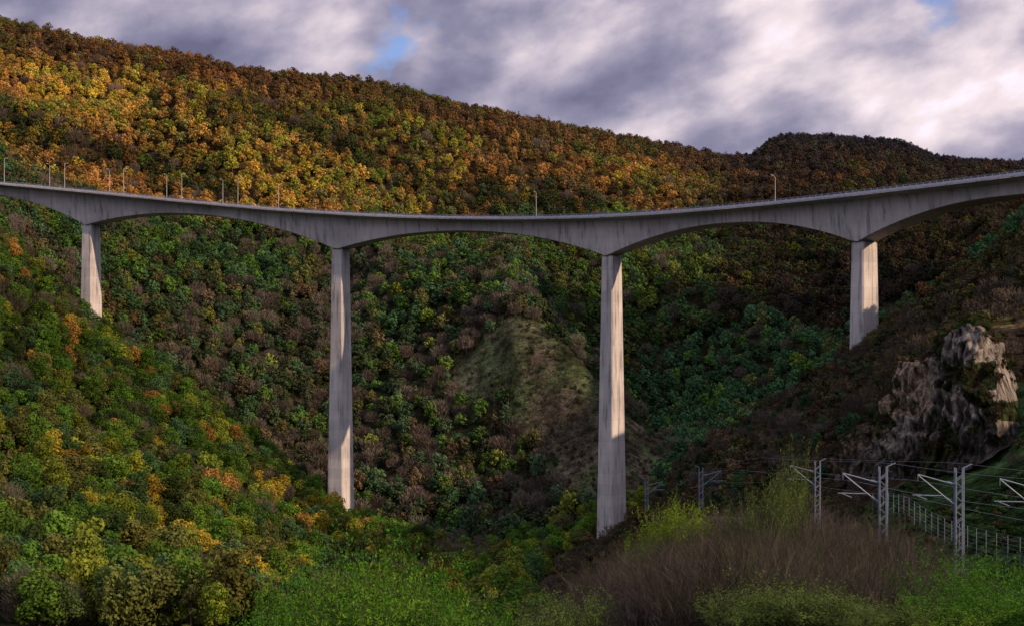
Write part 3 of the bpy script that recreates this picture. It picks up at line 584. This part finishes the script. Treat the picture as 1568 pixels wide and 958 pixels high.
mp2=N('ShaderNodeMapping'); mp2.inputs['Location'].default_value=(3.1,1.7,.4); mp2.inputs['Scale'].default_value=(3,3,7); Lk(mr.outputs[0],mp2.inputs[0])
n2=N('ShaderNodeTexNoise'); n2.inputs['Scale'].default_value=1.0; n2.inputs['Detail'].default_value=3; Lk(mp2.outputs[0],n2.inputs['Vector'])
mp3=N('ShaderNodeMapping'); mp3.inputs['Location'].default_value=(7.1,2.7,3.4); mp3.inputs['Scale'].default_value=(30,30,46); Lk(mr.outputs[0],mp3.inputs[0])
n3=N('ShaderNodeTexNoise'); n3.inputs['Scale'].default_value=1.0; n3.inputs['Detail'].default_value=6; n3.inputs['Roughness'].default_value=.55; Lk(mp3.outputs[0],n3.inputs['Vector'])
def math_(op,a,b):
    m=N('ShaderNodeMath'); m.operation=op
    for i,x in enumerate((a,b)):
        if isinstance(x,(int,float)): m.inputs[i].default_value=x
        else: Lk(x,m.inputs[i])
    return m.outputs[0]
def blob(u,v,rad,amp):
    d=Vector(((u-CU)/F,1,(CV-v)/F)).normalized(); vm=N('ShaderNodeVectorMath'); vm.operation='DISTANCE'; Lk(tc.outputs['Generated'],vm.inputs[0]); vm.inputs[1].default_value=d
    q=math_('DIVIDE',vm.outputs['Value'],rad); q=math_('MULTIPLY',q,q); q=math_('MULTIPLY',q,-1); q=math_('EXPONENT',q,0); return math_('MULTIPLY',q,amp)
val=math_('ADD',math_('MULTIPLY',n1.outputs[0],1.15),math_('MULTIPLY',n2.outputs[0],.35))
val=math_('ADD',val,math_('MULTIPLY',n3.outputs[0],.16))
val=math_('SUBTRACT',val,.325)
for b in [(770,25,.055,.17),(1200,60,.05,.15),(1330,70,.07,.17),(1500,100,.06,.15),(1540,0,.05,.14),(520,50,.03,.15),(1000,100,.045,-.11),(700,140,.05,-.03),(1130,150,.04,.05),(100,0,.05,.05),(640,100,.02,.10)]:
    val=math_('ADD',val,blob(*b))
sz_=N('ShaderNodeSeparateXYZ'); Lk(tc.outputs['Generated'],sz_.inputs[0])
mr2=N('ShaderNodeMapRange'); mr2.inputs[1].default_value=.28; mr2.inputs[2].default_value=.65; mr2.inputs[3].default_value=0; mr2.inputs[4].default_value=.33; Lk(sz_.outputs[2],mr2.inputs[0])
val=math_('ADD',val,mr2.outputs[0])
cr_=ramp(N,[(.30,(1.3,1.3,2.1)),(.46,(2.3,2.2,3.2)),(.60,(4.0,3.6,4.5)),(.80,(7.8,6.7,7.0)),(1.0,(10.5,10.2,12.5))]); Lk(val,cr_.inputs[0])
gap=math_('ADD',math_('MULTIPLY',math_('SUBTRACT',n3.outputs[0],.5),-3.4),math_('ADD',blob(600,62,.026,.62),blob(1440,-8,.02,.8)))
gap=math_('ADD',gap,blob(625,85,.018,.35))
bm=math_('ADD',math_('ADD',blob(605,70,.05,1.0),blob(1440,-8,.04,1.0)),0.0)
gr_=ramp(N,[(.3,(0,0,0)),(1.05,(.85,.85,.85))]); Lk(math_('MULTIPLY',gap,bm),gr_.inputs[0])
bl=N('ShaderNodeMix'); bl.data_type='RGBA'; Lk(gr_.outputs[0],bl.inputs[0]); Lk(cr_.outputs[0],bl.inputs[6])
sk=N('ShaderNodeMix'); sk.data_type='RGBA'; sk.blend_type='MULTIPLY'; sk.inputs[0].default_value=1; Lk(sky.outputs[0],sk.inputs[6]); sk.inputs[7].default_value=(.9,1.0,1.4,1); Lk(sk.outputs[2],bl.inputs[7])
bg=N('ShaderNodeBackground'); bg.inputs[1].default_value=.12; Lk(bl.outputs[2],bg.inputs[0]); wo=N('ShaderNodeOutputWorld'); Lk(bg.outputs[0],wo.inputs[0])
cam=bpy.data.cameras.new('camera'); cam.sensor_width=36; cam.lens=36*F/1568; cam.clip_end=30000; cam.clip_start=.5
co=link(bpy.data.objects.new('camera',cam)); co.rotation_euler=(math.pi/2,0,0); S.camera=co
S.view_settings.view_transform='Standard'
try: S.view_settings.look='None'
except: pass
